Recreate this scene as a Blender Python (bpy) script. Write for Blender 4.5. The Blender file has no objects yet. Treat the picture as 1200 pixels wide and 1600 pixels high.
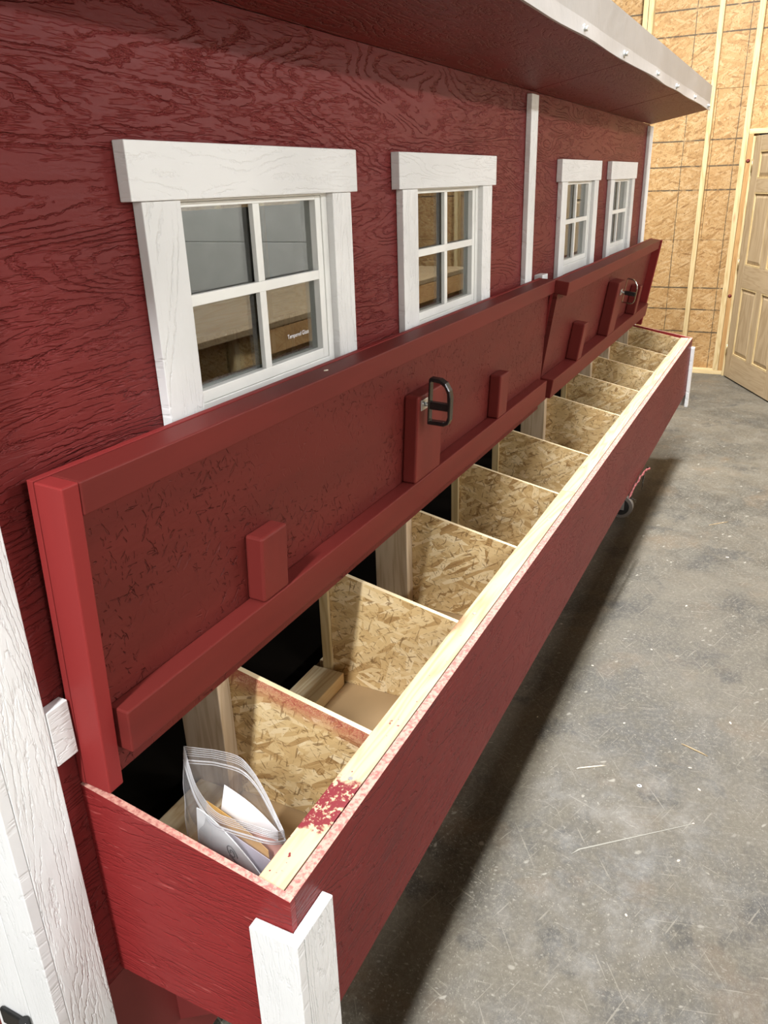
import bpy, bmesh, math, random
from mathutils import Vector, Matrix
random.seed(7)
S = bpy.context.scene
COL = S.collection

# ------------------------------------------------------------------ camera
# frame of the place: x runs along the coop wall, w is the distance out from that
# wall (Blender y = -w), z is measured from the nest box rim (floor = -0.80)
H = 0.80
def V(x, w, z): return Vector((x, -w, z + H))
cam = bpy.data.objects.new('camera', bpy.data.cameras.new('camera')); COL.objects.link(cam)
cam.data.sensor_fit = 'VERTICAL'; cam.data.sensor_height = 32.0
cam.data.lens = 1232.57 / 1600 * 32.0
cam.data.clip_start = 0.02
yaw, pitch, roll = 0.4745, -0.3940, -0.0319
F = Vector((math.cos(pitch)*math.cos(yaw), math.cos(pitch)*math.sin(yaw), math.sin(pitch)))
R0 = Vector((math.sin(yaw), -math.cos(yaw), 0)); U0 = R0.cross(F)
Rv = R0*math.cos(roll) + U0*math.sin(roll); Uv = -R0*math.sin(roll) + U0*math.cos(roll)
m = Matrix.Identity(4)
for i in range(3):
    m[i][0], m[i][1], m[i][2] = Rv[i], Uv[i], -F[i]
m.translation = Vector((-0.672, -0.913, 1.751))
cam.matrix_world = m
S.camera = cam

# ------------------------------------------------------------------ light
world = bpy.data.worlds.new('world'); S.world = world; world.use_nodes = True
world.node_tree.nodes['Background'].inputs[0].default_value = (0.9, 0.95, 1.0, 1)
world.node_tree.nodes['Background'].inputs[1].default_value = 0.02
def lamp(x, w, z, sx, sy, power, col=(0.97, 0.985, 1.0), spread=180):
    l = bpy.data.lights.new('shop_light', 'AREA'); l.shape = 'RECTANGLE'
    l.size, l.size_y = sx, sy; l.energy = power; l.color = col; l.spread = math.radians(spread)
    o = bpy.data.objects.new('shop_light', l); COL.objects.link(o); o.location = V(x, w, z); return o
ZL = 3.45
for x, w, pw in ((-2.9, 0.62, 310), (1.6, 0.55, 125), (4.7, 0.30, 370)):   # row above the aisle beside the coop
    lamp(x, w, ZL, 1.2, 0.22, pw)
for x in (-2.5, 2.0, 6.5):                       # row across the shop
    lamp(x, 6.0, ZL, 1.2, 0.40, 230)
S.view_settings.view_transform = 'Standard'
S.view_settings.look = 'None'
S.view_settings.gamma = 1.0
S.view_settings.use_curve_mapping = False
S.view_settings.exposure = 0.42

# ------------------------------------------------------------------ node helpers
class NT:
    def __init__(s, name):
        s.m = bpy.data.materials.new(name); s.m.use_nodes = True
        s.t = s.m.node_tree; s.t.nodes.clear()
        s.out = s.t.nodes.new('ShaderNodeOutputMaterial')
    def n(s, typ, ins=None, **kw):
        nd = s.t.nodes.new(typ)
        for k, v in kw.items(): setattr(nd, k, v)
        for k, v in (ins or {}).items():
            if isinstance(v, bpy.types.NodeSocket): s.t.links.new(v, nd.inputs[k])
            else: nd.inputs[k].default_value = v
        return nd
    def math(s, op, a, b=0.0, c=0.0, clamp=False):
        return s.n('ShaderNodeMath', {0: a, 1: b, 2: c}, operation=op, use_clamp=clamp).outputs[0]
    def mix(s, f, a, b, mode='MIX'):
        nd = s.n('ShaderNodeMix', data_type='RGBA', blend_type=mode)
        for i, v in ((0, f), (6, a), (7, b)):
            if isinstance(v, bpy.types.NodeSocket): s.t.links.new(v, nd.inputs[i])
            else: nd.inputs[i].default_value = v if i == 0 else c4(v)
        return nd.outputs[2]
    def ramp(s, f, stops, interp='LINEAR'):
        nd = s.n('ShaderNodeValToRGB', {0: f}); cr = nd.color_ramp; cr.interpolation = interp
        while len(cr.elements) < len(stops): cr.elements.new(0.5)
        for e, (p, c) in zip(cr.elements, stops): e.position = p; e.color = c4(c)
        return nd.outputs[0]
    def rng(s, f, a, b, c=0.0, d=1.0, smooth=True):
        nd = s.n('ShaderNodeMapRange', {0: f, 1: a, 2: b, 3: c, 4: d})
        nd.interpolation_type = 'SMOOTHSTEP' if smooth else 'LINEAR'; return nd.outputs[0]
    def coords(s, axes='XYZ', seed=True):
        tc = s.n('ShaderNodeTexCoord'); sp = s.n('ShaderNodeSeparateXYZ', {0: tc.outputs['Object']})
        r = s.n('ShaderNodeObjectInfo').outputs['Random'] if seed else None
        ins = {}
        for i, a in enumerate(axes):
            v = sp.outputs[a]
            if seed: v = s.math('ADD', v, s.math('MULTIPLY', r, 37.0 + 11*i))
            ins[i] = v
        return s.n('ShaderNodeCombineXYZ', ins).outputs[0]
    def scale(s, v, sc):
        return s.n('ShaderNodeVectorMath', {0: v, 1: sc}, operation='MULTIPLY').outputs[0]
    def noise(s, v, sc=1.0, det=4.0, rough=0.55, dist=0.0):
        return s.n('ShaderNodeTexNoise', {'Vector': v, 'Scale': sc, 'Detail': det, 'Roughness': rough, 'Distortion': dist}).outputs[0]
    def bump(s, h, st, d=0.001, nrm=None):
        ins = {'Height': h, 'Strength': st, 'Distance': d}
        if nrm: ins['Normal'] = nrm
        return s.n('ShaderNodeBump', ins).outputs[0]
    def bsdf(s, col, rough=0.6, nrm=None, spec=0.5, metal=0.0, **kw):
        ins = {'Base Color': col if isinstance(col, bpy.types.NodeSocket) else c4(col), 'Roughness': rough, 'Specular IOR Level': spec, 'Metallic': metal}
        if nrm: ins['Normal'] = nrm
        ins.update(kw)
        b = s.n('ShaderNodeBsdfPrincipled', ins); s.t.links.new(b.outputs[0], s.out.inputs[0]); return s.m
def c4(c): return (c[0], c[1], c[2], 1.0)

RED = (0.150, 0.020, 0.019)
WHITE = (0.74, 0.738, 0.732)

def siding(name, col, axes, rough=0.42, depth=0.0022, sc=1.0, st=1.0, wear=None, spec=0.14):
    """embossed cedar-grain panel: grain runs along the first axis"""
    t = NT(name); v = t.coords(axes)
    big = t.noise(t.scale(v, (0.75*sc, 4.2*sc, 1.0)), 1.0, 2.0, 0.45, 0.35)
    # contour lines of a stretched field, broken up, read as pressed growth rings and cathedrals
    jag = t.noise(t.scale(v, (34*sc, 75*sc, 1)), 1.0, 3, 0.6)
    ph = t.math('ADD', t.math('MULTIPLY', big, 30.0), t.math('MULTIPLY', jag, 0.95))
    rings = t.rng(t.math('PINGPONG', ph, 0.5), 0.0, 0.17)
    brk = t.rng(t.noise(t.scale(v, (5*sc, 26*sc, 1)), 1.0, 3, 0.6), 0.38, 0.54)
    rings = t.math('SUBTRACT', 1.0, t.math('MULTIPLY', t.math('SUBTRACT', 1.0, rings), brk))
    dash = t.noise(t.scale(v, (13*sc, 95*sc, 1)), 1.0, 2, 0.55, 0.25)
    area = t.rng(t.noise(t.scale(v, (1.6*sc, 3.4*sc, 1)), 1.0, 2), 0.40, 0.58)
    dash = t.math('MULTIPLY', t.rng(dash, 0.50, 0.64), area)
    h = t.math('SUBTRACT', rings, t.math('MULTIPLY', dash, 0.65))
    swell = t.noise(t.scale(v, (4*sc, 30*sc, 1)), 1.0, 2)
    fine = t.noise(t.scale(v, (120, 260, 1)), 1.0, 2, 0.5)
    h2 = t.math('ADD', t.math('ADD', h, t.math('MULTIPLY', swell, 0.5)), t.math('MULTIPLY', fine, 0.09))
    nr = t.bump(h2, 1.0*st, depth*1.35)
    c = t.mix(t.rng(t.noise(v, 2.2, 3), 0.35, 0.7), col, tuple(k*0.86 for k in col))
    if wear:
        wm = t.noise(t.scale(v, (14, 210, 1)), 1.0, 3, 0.65)
        c = t.mix(t.rng(wm, 0.66, 0.72, 0, 0.75), c, wear)
    return t.bsdf(c, rough, nr, spec)

def osb(name, axes, tint=(1, 1, 1), lines=None, ln=0.075, wd=0.016, contrast=1.0, overspray=None):
    t = NT(name); v = t.coords(axes)
    wob = t.n('ShaderNodeTexNoise', {'Vector': v, 'Scale': 9.0, 'Detail': 2.0})
    vv = t.n('ShaderNodeVectorMath', {0: v, 1: t.scale(wob.outputs['Color'], (0.014, 0.014, 0))}, operation='ADD').outputs[0]
    pal = [(0.0, (0.33, 0.185, 0.065)), (0.13, (0.53, 0.345, 0.145)), (0.42, (0.62, 0.43, 0.20)), (0.75, (0.70, 0.52, 0.27)), (1.0, (0.80, 0.64, 0.39))]
    mean = (0.62, 0.43, 0.205)
    pal = [(p, tuple((mean[i] + (c[i]-mean[i])*contrast)*tint[i] for i in range(3))) for p, c in pal]
    col = None; hgt = None
    for i, (ang, ls, ws) in enumerate(((8, 1.2, 1.3), (52, 1.0, 1.0), (-38, 0.9, 1.0), (84, 0.8, 1.1), (-14, 1.1, 0.8), (30, 0.7, 0.7))):
        rv = t.n('ShaderNodeVectorRotate', {'Vector': vv, 'Angle': math.radians(ang)}, rotation_type='Z_AXIS').outputs[0]
        rv = t.n('ShaderNodeVectorMath', {0: t.scale(rv, (1/(ln*ls), 1/(wd*ws), 0)), 1: (i*13.7, i*5.3, 0)}, operation='ADD').outputs[0]
        vo = t.n('ShaderNodeTexVoronoi', {'Vector': rv, 'Scale': 1.0}, voronoi_dimensions='2D')
        sp = t.n('ShaderNodeSeparateColor', {0: vo.outputs['Color']})
        grain = t.noise(t.scale(rv, (0.6, 9.0, 1)), 1.0, 2, 0.6)
        rnd = t.math('ADD', sp.outputs[0], t.math('MULTIPLY', t.math('SUBTRACT', grain, 0.5), 0.55), clamp=True)
        lay = t.ramp(rnd, pal)
        if col is None: col, hgt = lay, sp.outputs[2]
        else:
            mk = t.math('GREATER_THAN', sp.outputs[1], 0.62)
            col = t.mix(mk, col, lay); hgt = t.math('ADD', t.math('MULTIPLY', hgt, t.math('SUBTRACT', 1.0, mk)), t.math('MULTIPLY', sp.outputs[2], mk))
    for q, (ang, fx, fy, th) in enumerate(((25, 26, 120, 0.63), (-55, 30, 150, 0.635), (72, 22, 130, 0.64), (-12, 45, 210, 0.63))):   # dark flakes and bark
        rv = t.n('ShaderNodeVectorRotate', {'Vector': vv, 'Angle': math.radians(ang)}, rotation_type='Z_AXIS').outputs[0]
        rv = t.n('ShaderNodeVectorMath', {0: t.scale(rv, (fx, fy, 0)), 1: (q*7.1, q*3.3, q*2.0)}, operation='ADD').outputs[0]
        fl = t.noise(rv, 1.0, 2, 0.5, 0.1)
        mk = t.rng(fl, th, th + 0.035, 0, 0.72*min(1.0, contrast))
        col = t.mix(mk, col, (0.17*tint[0], 0.085*tint[1], 0.026*tint[2]))
    col = t.mix(t.rng(t.noise(v, 4.5, 3), 0.40, 0.68, 0, 0.30), col, (0.50*tint[0], 0.33*tint[1], 0.14*tint[2]))
    if lines:                                                       # sheet marks printed by the mill
        tc = t.n('ShaderNodeTexCoord'); sp = t.n('ShaderNodeSeparateXYZ', {0: tc.outputs['Object']})
        wv = t.math('MULTIPLY', t.math('SUBTRACT', t.noise(v, 3.0, 4), 0.5), 0.012)
        acc = None
        for ax, vals, hw in lines:
            for q in vals:
                d = t.math('ABSOLUTE', t.math('SUBTRACT', t.math('ADD', sp.outputs[ax], wv), q))
                k = t.rng(d, hw*0.5, hw*1.3, 1, 0)
                acc = k if acc is None else t.math('MAXIMUM', acc, k)
        brk = t.rng(t.noise(v, 22.0, 3), 0.34, 0.50, 0.45, 0.95)
        col = t.mix(t.math('MULTIPLY', acc, brk), col, (0.055, 0.040, 0.022))
    if overspray:                                                   # drifted red paint along the upper edge
        tc = t.n('ShaderNodeTexCoord'); sp = t.n('ShaderNodeSeparateXYZ', {0: tc.outputs['Object']})
        e = t.math('SUBTRACT', sp.outputs['Z'], t.math('ADD', 0.3748, t.math('MULTIPLY', sp.outputs['Y'], 0.2145)))   # below the sloped top edge
        k = t.rng(t.math('ADD', e, t.math('MULTIPLY', t.math('SUBTRACT', t.noise(v, 11.0, 3), 0.5), 0.05)), -overspray, -0.004, 0, 0.85)
        k = t.math('MULTIPLY', k, t.rng(t.noise(v, 420.0, 1), 0.33, 0.60, 0.45, 1.0))
        col = t.mix(k, col, (0.42, 0.075, 0.06))
    nr = t.bump(t.math('ADD', hgt, t.noise(v, 240.0, 2)), 0.30, 0.0012)
    return t.bsdf(col, 0.62, nr, 0.35)

def pine(name, axes, light=(0.86, 0.72, 0.48), dark=(0.66, 0.46, 0.23), rough=0.6, knots=True, paint=None, wash=0.0):
    t = NT(name); v = t.coords(axes)
    b = t.noise(t.scale(v, (0.9, 9.0, 9.0)), 1.0, 3, 0.5, 0.4)
    ring = t.math('PINGPONG', t.math('MULTIPLY', b, 13.0), 0.5)
    fine = t.noise(t.scale(v, (5, 230, 230)), 1.0, 3, 0.6)
    f = t.math('ADD', t.math('MULTIPLY', ring, 0.9), t.math('MULTIPLY', t.math('SUBTRACT', fine, 0.5), 0.55), clamp=True)
    c = t.mix(t.rng(f, 0.05, 0.60), light, dark)
    if knots:
        vo = t.n('ShaderNodeTexVoronoi', {'Vector': t.scale(v, (2.1, 9.0, 9.0)), 'Scale': 1.0}, voronoi_dimensions='3D')
        c = t.mix(t.rng(vo.outputs['Distance'], 0.06, 0.16, 0.75, 0.0), c, (0.28, 0.12, 0.045))
    if paint:
        tc = t.n('ShaderNodeTexCoord'); sp = t.n('ShaderNodeSeparateXYZ', {0: tc.outputs['Object']})
        rag = t.math('MULTIPLY', t.math('SUBTRACT', t.noise(v, 34.0, 5, 0.7), 0.5), 0.11)
        px = t.math('ADD', sp.outputs['X'], t.math('ADD', rag, t.math('MULTIPLY', sp.outputs['Y'], 0.35)))
        k = t.math('MULTIPLY', t.rng(px, paint[0]-0.008, paint[0]+0.008), t.rng(px, paint[1]-0.012, paint[1]+0.012, 1, 0))
        k = t.math('MULTIPLY', k, t.rng(t.noise(v, 75.0, 4, 0.7), 0.40, 0.48))
        spk = t.math('MULTIPLY', t.rng(t.noise(v, 60.0, 2), 0.70, 0.73), t.rng(sp.outputs['X'], 0.2-2.332, 1.2-2.332, 1, 0.0))
        c = t.mix(t.rng(sp.outputs['X'], 0.0-2.332, 0.9-2.332, 0.50, 0.0), c, (0.56, 0.36, 0.235))
        c = t.mix(t.math('MAXIMUM', k, spk), c, (0.17, 0.012, 0.018))
    return t.bsdf(c, rough, t.bump(fine, 0.15, 0.0006), 0.35)

def plain(name, col, rough=0.5, metal=0.0, nsc=None, nst=0.2, nd=0.0006, var=0.12, spec=0.5):
    t = NT(name); v = t.coords('XYZ')
    c = t.mix(t.rng(t.noise(v, 6.0, 3), 0.3, 0.7), col, tuple(k*(1-var) for k in col))
    nr = t.bump(t.noise(v, nsc or 120.0, 3), nst, nd)
    return t.bsdf(c, rough, nr, spec, metal)

def painted(name, axes, col, brush=True, flakes=False):
    """brushed paint over lumber, or over chip board when flakes is set"""
    t = NT(name); v = t.coords(axes)
    c = t.mix(t.rng(t.noise(t.scale(v, (2, 14, 1)), 1.0, 3), 0.35, 0.7), col, (col[0]*0.86, col[1]*0.9, col[2]*0.9))
    h = t.math('MULTIPLY', t.noise(t.scale(v, (6, 90, 1)), 1.0, 3), 0.25)
    if flakes:
        acc = h
        for q, (ang, sx, sy) in enumerate(((10, 24, 100), (60, 28, 110), (-45, 22, 90), (85, 40, 150))):
            rv = t.n('ShaderNodeVectorRotate', {'Vector': v, 'Angle': math.radians(ang)}, rotation_type='Z_AXIS').outputs[0]
            rv = t.n('ShaderNodeVectorMath', {0: t.scale(rv, (sx, sy, 0)), 1: (q*7.1, q*3.3, q*2.0)}, operation='ADD').outputs[0]
            acc = t.math('SUBTRACT', acc, t.rng(t.noise(rv, 1.0, 2, 0.5, 0.1), 0.645, 0.70))
        mk = t.rng(t.noise(v, 6.0, 2), 0.42, 0.58, 0.10, 1.0)
        h = t.math('MULTIPLY', acc, mk)
        nr = t.bump(h, 1.0, 0.0042)
    else:
        nr = t.bump(h, 0.35, 0.0007)
    return t.bsdf(c, 0.5, nr, 0.15)

# ------------------------------------------------------------------ materials
M = {}
M['siding_red'] = siding('red_cedar_grain_siding', RED, 'XZY', sc=1.5, depth=0.0019)
M['siding_end_lit'] = siding('red_end_siding_lit', (0.215, 0.021, 0.021), 'YZX', st=0.5, sc=1.8, wear=(0.42, 0.10, 0.09))  # siding red made lighter: the stronger light on the end is in the colour
M['soffit'] = siding('red_soffit', RED, 'XYZ', sc=1.5, depth=0.0019)
M['trim_h'] = siding('white_trim_grain', WHITE, 'XZY', 0.48, 0.0011, 1.7, 0.5)
M['trim_v'] = siding('white_trim_upright', WHITE, 'ZXY', 0.48, 0.0014, 1.7, 0.7)
M['trim_vy'] = siding('white_trim_upright_end', WHITE, 'ZYX', 0.48, 0.0016, 2.2, 0.35)
M['vinyl'] = plain('white_vinyl', (0.78, 0.78, 0.75), 0.35, nst=0.03)
M['osb_div'] = osb('osb_divider', 'YZX', (1.0, 1.0, 1.0))
M['osb_div_red'] = osb('osb_divider_overspray', 'YZX', overspray=0.062)
M['osb_wall'] = osb('osb_wall', 'YZX', (0.60, 0.51, 0.42), contrast=0.8, ln=0.09, wd=0.02,
                    lines=[('Z', [H+q for q in (1.221, 1.012, 0.817, -0.028, -0.223, -0.429, 2.033, 2.224)], 0.0065),
                           ('Y', [-0.29, 0.137, -0.69, -1.1, 0.95], 0.0035)])
M['osb_edge'] = plain('osb_edge', (0.78, 0.62, 0.38), 0.7, nsc=300, nst=0.4)
M['osb_x'] = osb('osb_coop_inside', 'XZY', (0.9, 0.85, 0.8))
M['pine_x'] = pine('pine_x', 'XYZ')
M['rail'] = pine('pine_rim_rail', 'XYZ', (0.57, 0.46, 0.285), (0.43, 0.295, 0.145), paint=(0.085-2.332, 0.205-2.332))
M['pine_z'] = pine('pine_upright', 'ZXY', (0.54, 0.41, 0.215), (0.42, 0.29, 0.12))
M['pine_y'] = pine('pine_cross', 'YXZ', (0.62, 0.475, 0.255), (0.49, 0.34, 0.145))
M['stud_grey'] = pine('pine_post_weathered', 'ZXY', (0.64, 0.50, 0.34), (0.49, 0.35, 0.21))
M['jack'] = pine('jack_stud_shade_brown', 'ZXY', (0.42, 0.24, 0.09), (0.33, 0.17, 0.055))  # browner than the other studs: shade on the jack stud is in the colour
M['bench'] = pine('worn_bench_top', 'XYZ', (0.34, 0.245, 0.135), (0.27, 0.18, 0.09))
M['jack_x'] = pine('brown_apron', 'XYZ', (0.52, 0.31, 0.13), (0.40, 0.21, 0.08))
M['hardboard'] = plain('brown_hardboard', (0.40, 0.265, 0.135), 0.5, nsc=300, nst=0.15)
M['lid_board'] = painted('red_painted_osb', 'XZY', (0.115, 0.017, 0.014), flakes=True)
M['lid_rail'] = painted('red_painted_lumber', 'XZY', (0.135, 0.019, 0.016))
M['lid_end_lit'] = painted('red_painted_lumber_lit', 'ZYX', (0.215, 0.023, 0.022))  # lumber red lightened to carry the light falling on the lid end
M['block'] = painted('red_painted_block', 'ZXY', (0.135, 0.019, 0.016))
M['pink_edge'] = (lambda t: (lambda v: t.bsdf(t.mix(t.rng(t.noise(v, 130.0, 4, 0.65), 0.36, 0.60), (0.34, 0.10, 0.085), (0.52, 0.27, 0.21)), 0.7, t.bump(t.noise(v, 200.0, 3), 0.5, 0.001)))(t.coords('XYZ')))(NT('raw_red_washed_edge'))
M['beam'] = plain('dark_red_beam', (0.16, 0.022, 0.020), 0.5)
M['fascia'] = plain('pale_fascia_metal', (0.38, 0.36, 0.345), 0.4, nsc=9, nst=0.25, nd=0.01, var=0.06)
M['galv'] = plain('galvanised', (0.62, 0.63, 0.62), 0.38, 0.9)
M['chrome'] = plain('dark_chrome', (0.42, 0.41, 0.38), 0.16, 1.0, nst=0.02)
M['black'] = plain('black_gloss', (0.012, 0.012, 0.012), 0.22)
M['rubber'] = plain('black_rubber', (0.018, 0.017, 0.016), 0.7)
M['wheel'] = plain('grey_wheel', (0.22, 0.20, 0.18), 0.5)
M['interior_grey'] = plain('coop_inside_grey', (0.42, 0.41, 0.38), 0.7)
M['interior_floor_shade'] = plain('coop_inside_floor_shade', (0.010, 0.008, 0.006), 0.95, spec=0.0)  # shade put into the colour: near black so the nest openings look dark
M['ceiling'] = plain('white_ceiling', (0.45, 0.45, 0.45), 0.6)
M['liner'] = plain('white_liner', (0.74, 0.73, 0.68), 0.5)
M['scratch'] = plain('pale_scratch', (0.30, 0.285, 0.24), 0.7)
M['chip'] = plain('pale_wood_chip', (0.82, 0.74, 0.60), 0.7)
M['stick'] = plain('tan_wood_sliver', (0.45, 0.33, 0.18), 0.7)
M['paper'] = plain('white_paper', (0.82, 0.82, 0.84), 0.7, nst=0.05, var=0.04)
M['paper_grey'] = plain('grey_booklet', (0.80, 0.81, 0.80), 0.6, nst=0.05)
M['ochre'] = plain('ochre_card', (0.74, 0.42, 0.12), 0.6, nst=0.05)
M['pinkp'] = plain('pink_paper', (0.78, 0.42, 0.36), 0.6, nst=0.05)
M['ink'] = plain('dark_ink', (0.16, 0.16, 0.16), 0.6)
M['lilac'] = plain('lilac_paper', (0.62, 0.57, 0.66), 0.6, nst=0.05)
M['pinkpaint'] = plain('dried_pink_paint', (0.30, 0.06, 0.06), 0.5, nsc=60, nst=0.6, nd=0.004, var=0.5)
M['brass'] = plain('dull_brass', (0.55, 0.42, 0.22), 0.35, 0.8)

t = NT('door_wood'); v = t.coords('ZXY', seed=False)
b = t.noise(t.scale(v, (0.9, 7.0, 7.0)), 1.0, 3, 0.5, 0.5)
ring = t.math('PINGPONG', t.math('MULTIPLY', b, 10.0), 0.5)
fine = t.noise(t.scale(v, (4, 120, 120)), 1.0, 3)
c = t.mix(t.rng(t.math('ADD', ring, t.math('MULTIPLY', t.math('SUBTRACT', fine, 0.5), 0.4)), 0.05, 0.55), (0.44, 0.33, 0.20), (0.35, 0.25, 0.14))
M['door'] = t.bsdf(c, 0.5, t.bump(fine, 0.1, 0.0005), 0.4)
M['door_x'] = pine('door_rail_wood', 'XZY', (0.44, 0.33, 0.20), (0.35, 0.25, 0.14), 0.5, knots=False)

# concrete
t = NT('worn_concrete'); v = t.coords('XYZ', seed=False)
wp = t.n('ShaderNodeVectorMath', {0: v, 1: t.scale(t.n('ShaderNodeTexNoise', {'Vector': v, 'Scale': 5.0, 'Detail': 3.0}).outputs['Color'], (0.12, 0.12, 0))}, operation='ADD').outputs[0]
big = t.noise(wp, 1.9, 5, 0.62); mid = t.noise(wp, 8.0, 6, 0.68)
c = t.mix(t.rng(big, 0.36, 0.64), (0.0540, 0.0481, 0.0373), (0.1062, 0.0901, 0.0648))
c = t.mix(t.rng(mid, 0.42, 0.70, 0, 0.55), c, (0.1350, 0.1190, 0.0891))
c = t.mix(t.rng(t.noise(wp, 3.4, 5, 0.65), 0.54, 0.66, 0, 0.75), c, (0.0378, 0.0350, 0.0308))
c = t.mix(t.rng(t.noise(wp, 2.6, 4, 0.6), 0.55, 0.70, 0, 0.5), c, (0.1485, 0.1032, 0.0607))
fine = t.noise(v, 70.0, 5, 0.75); grit = t.noise(v, 260.0, 3, 0.7)
c = t.mix(t.rng(fine, 0.46, 0.68, 0, 0.55), c, (0.1845, 0.1663, 0.1296))
c = t.mix(t.rng(fine, 0.30, 0.44, 0.45, 0), c, (0.0405, 0.0368, 0.0300))
c = t.mix(t.rng(grit, 0.52, 0.72, 0, 0.5), c, (0.2115, 0.1925, 0.1539))
spk = None
for k, (scl, dens, r0, amt) in enumerate(((30.0, 0.955, 0.20, 0.85), (75.0, 0.90, 0.24, 0.6), (160.0, 0.80, 0.30, 0.5))):       # pale flecks ground into the slab
    rv = t.n('ShaderNodeVectorRotate', {'Vector': wp, 'Angle': 0.6+k}, rotation_type='Z_AXIS').outputs[0]
    vo = t.n('ShaderNodeTexVoronoi', {'Vector': t.scale(rv, (0.55, 1.0, 0)), 'Scale': scl}, voronoi_dimensions='2D')
    sp = t.n('ShaderNodeSeparateColor', {0: vo.outputs['Color']})
    q = t.math('MULTIPLY', t.math('GREATER_THAN', sp.outputs[0], dens), t.rng(vo.outputs['Distance'], r0*0.4, r0, 1, 0))
    q = t.math('MULTIPLY', q, t.rng(t.noise(v, 3.0, 4), 0.36, 0.62, 0.15, 1.0))
    c = t.mix(t.math('MULTIPLY', q, amt), c, (0.3060, 0.2844, 0.2349)); spk = q if spk is None else t.math('MAXIMUM', spk, q)
for ang, sc1, th in ((20, 5, 0.68), (75, 6, 0.69), (-35, 4, 0.69), (110, 7, 0.69)):   # scuffs and scratches
    rv = t.n('ShaderNodeVectorRotate', {'Vector': v, 'Angle': math.radians(ang)}, rotation_type='Z_AXIS').outputs[0]
    s_ = t.noise(t.scale(rv, (sc1, 150, 1)), 1.0, 2, 0.5, 0.3)
    c = t.mix(t.rng(s_, th, th+0.03, 0, 0.6), c, (0.2250, 0.2013, 0.1580))
rg = t.rng(mid, 0.3, 0.7, 0.45, 0.70)
M['concrete'] = t.bsdf(c, rg, t.bump(t.math('ADD', fine, spk), 0.35, 0.0015), 0.35)

def clear(name, tint, refl_rough, haze=0.0, haze_col=(0.9, 0.9, 0.92), ior=1.5):
    t = NT(name)
    tr = t.n('ShaderNodeBsdfTransparent', {0: c4(tint)}); gl = t.n('ShaderNodeBsdfGlossy', {0: (1, 1, 1, 1), 'Roughness': refl_rough})
    bf = t.n('ShaderNodeNewGeometry').outputs['Backfacing']          # same reflectance from either side of the sheet
    fr = t.n('ShaderNodeFresnel', {'IOR': t.math('ADD', ior, t.math('MULTIPLY', bf, 1/ior - ior))})
    base = tr.outputs[0]
    if haze:
        df = t.n('ShaderNodeBsdfDiffuse', {0: c4(haze_col)}); tl = t.n('ShaderNodeBsdfTranslucent', {0: c4(haze_col)})
        dm = t.n('ShaderNodeMixShader', {0: 0.5, 1: df.outputs[0], 2: tl.outputs[0]})
        base = t.n('ShaderNodeMixShader', {0: haze, 1: base, 2: dm.outputs[0]}).outputs[0]
    mx = t.n('ShaderNodeMixShader', {0: fr.outputs[0], 1: base, 2: gl.outputs[0]})
    t.t.links.new(mx.outputs[0], t.out.inputs[0]); return t.m
M['glass'] = clear('window_glass', (0.74, 0.76, 0.74), 0.0, ior=1.85)
M['film'] = clear('bag_film', (0.95, 0.95, 0.95), 0.12, 0.14, ior=1.45)
M['zip'] = clear('bag_zip', (0.9, 0.9, 0.9), 0.2, 0.50)

# ------------------------------------------------------------------ mesh helpers
def bm_box(bm, x0, x1, w0, w1, z0, z1, bev=0.0, mi=0):
    """axis box in place coordinates"""
    p = [V(x, w, z) for x in (x0, x1) for w in (w0, w1) for z in (z0, z1)]
    return bm_hex(bm, p, bev, mi)
def bm_hex(bm, p, bev=0.0, mi=0):
    vs = [bm.verts.new(q) for q in p]
    fs = [bm.faces.new([vs[i] for i in f]) for f in ((0, 1, 3, 2), (4, 6, 7, 5), (0, 4, 5, 1), (2, 3, 7, 6), (0, 2, 6, 4), (1, 5, 7, 3))]
    for f in fs: f.material_index = mi
    bmesh.ops.recalc_face_normals(bm, faces=fs)
    if bev:
        es = list({e for f in fs for e in f.edges})
        bmesh.ops.bevel(bm, geom=es, offset=bev, segments=2, affect='EDGES', profile=0.5)
    return fs
def bm_cyl(bm, a, b, r, seg=16, r2=None):
    a, b = Vector(a), Vector(b); d = (b-a).normalized(); u = d.orthogonal().normalized(); q = d.cross(u)
    A = [bm.verts.new(a + (u*math.cos(2*math.pi*i/seg) + q*math.sin(2*math.pi*i/seg))*r) for i in range(seg)]
    B = [bm.verts.new(b + (u*math.cos(2*math.pi*i/seg) + q*math.sin(2*math.pi*i/seg))*(r2 if r2 is not None else r)) for i in range(seg)]
    fs = [bm.faces.new([A[i], A[(i+1) % seg], B[(i+1) % seg], B[i]]) for i in range(seg)]
    fs += [bm.faces.new(A[::-1]), bm.faces.new(B)]
    bmesh.ops.recalc_face_normals(bm, faces=fs)
    for f in fs[:seg]: f.smooth = True
def bm_tube(bm, pts, r, seg=8):
    pts = [Vector(p) for p in pts]; rings = []
    for i, p in enumerate(pts):
        d = (pts[min(i+1, len(pts)-1)] - pts[max(i-1, 0)]).normalized()
        u = d.orthogonal().normalized() if i == 0 else (rings_u - d*rings_u.dot(d)).normalized()
        rings_u = u; q = d.cross(u)
        rings.append([bm.verts.new(p + (u*math.cos(2*math.pi*k/seg) + q*math.sin(2*math.pi*k/seg))*r) for k in range(seg)])
    for a, b in zip(rings, rings[1:]):
        for k in range(seg):
            f = bm.faces.new([a[k], a[(k+1) % seg], b[(k+1) % seg], b[k]]); f.smooth = True
    bm.faces.new(rings[0][::-1]); bm.faces.new(rings[-1])
def wloc(o):
    l = Vector((0, 0, 0))
    while o is not None:
        l += o.location; o = o.parent
    return l
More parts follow.
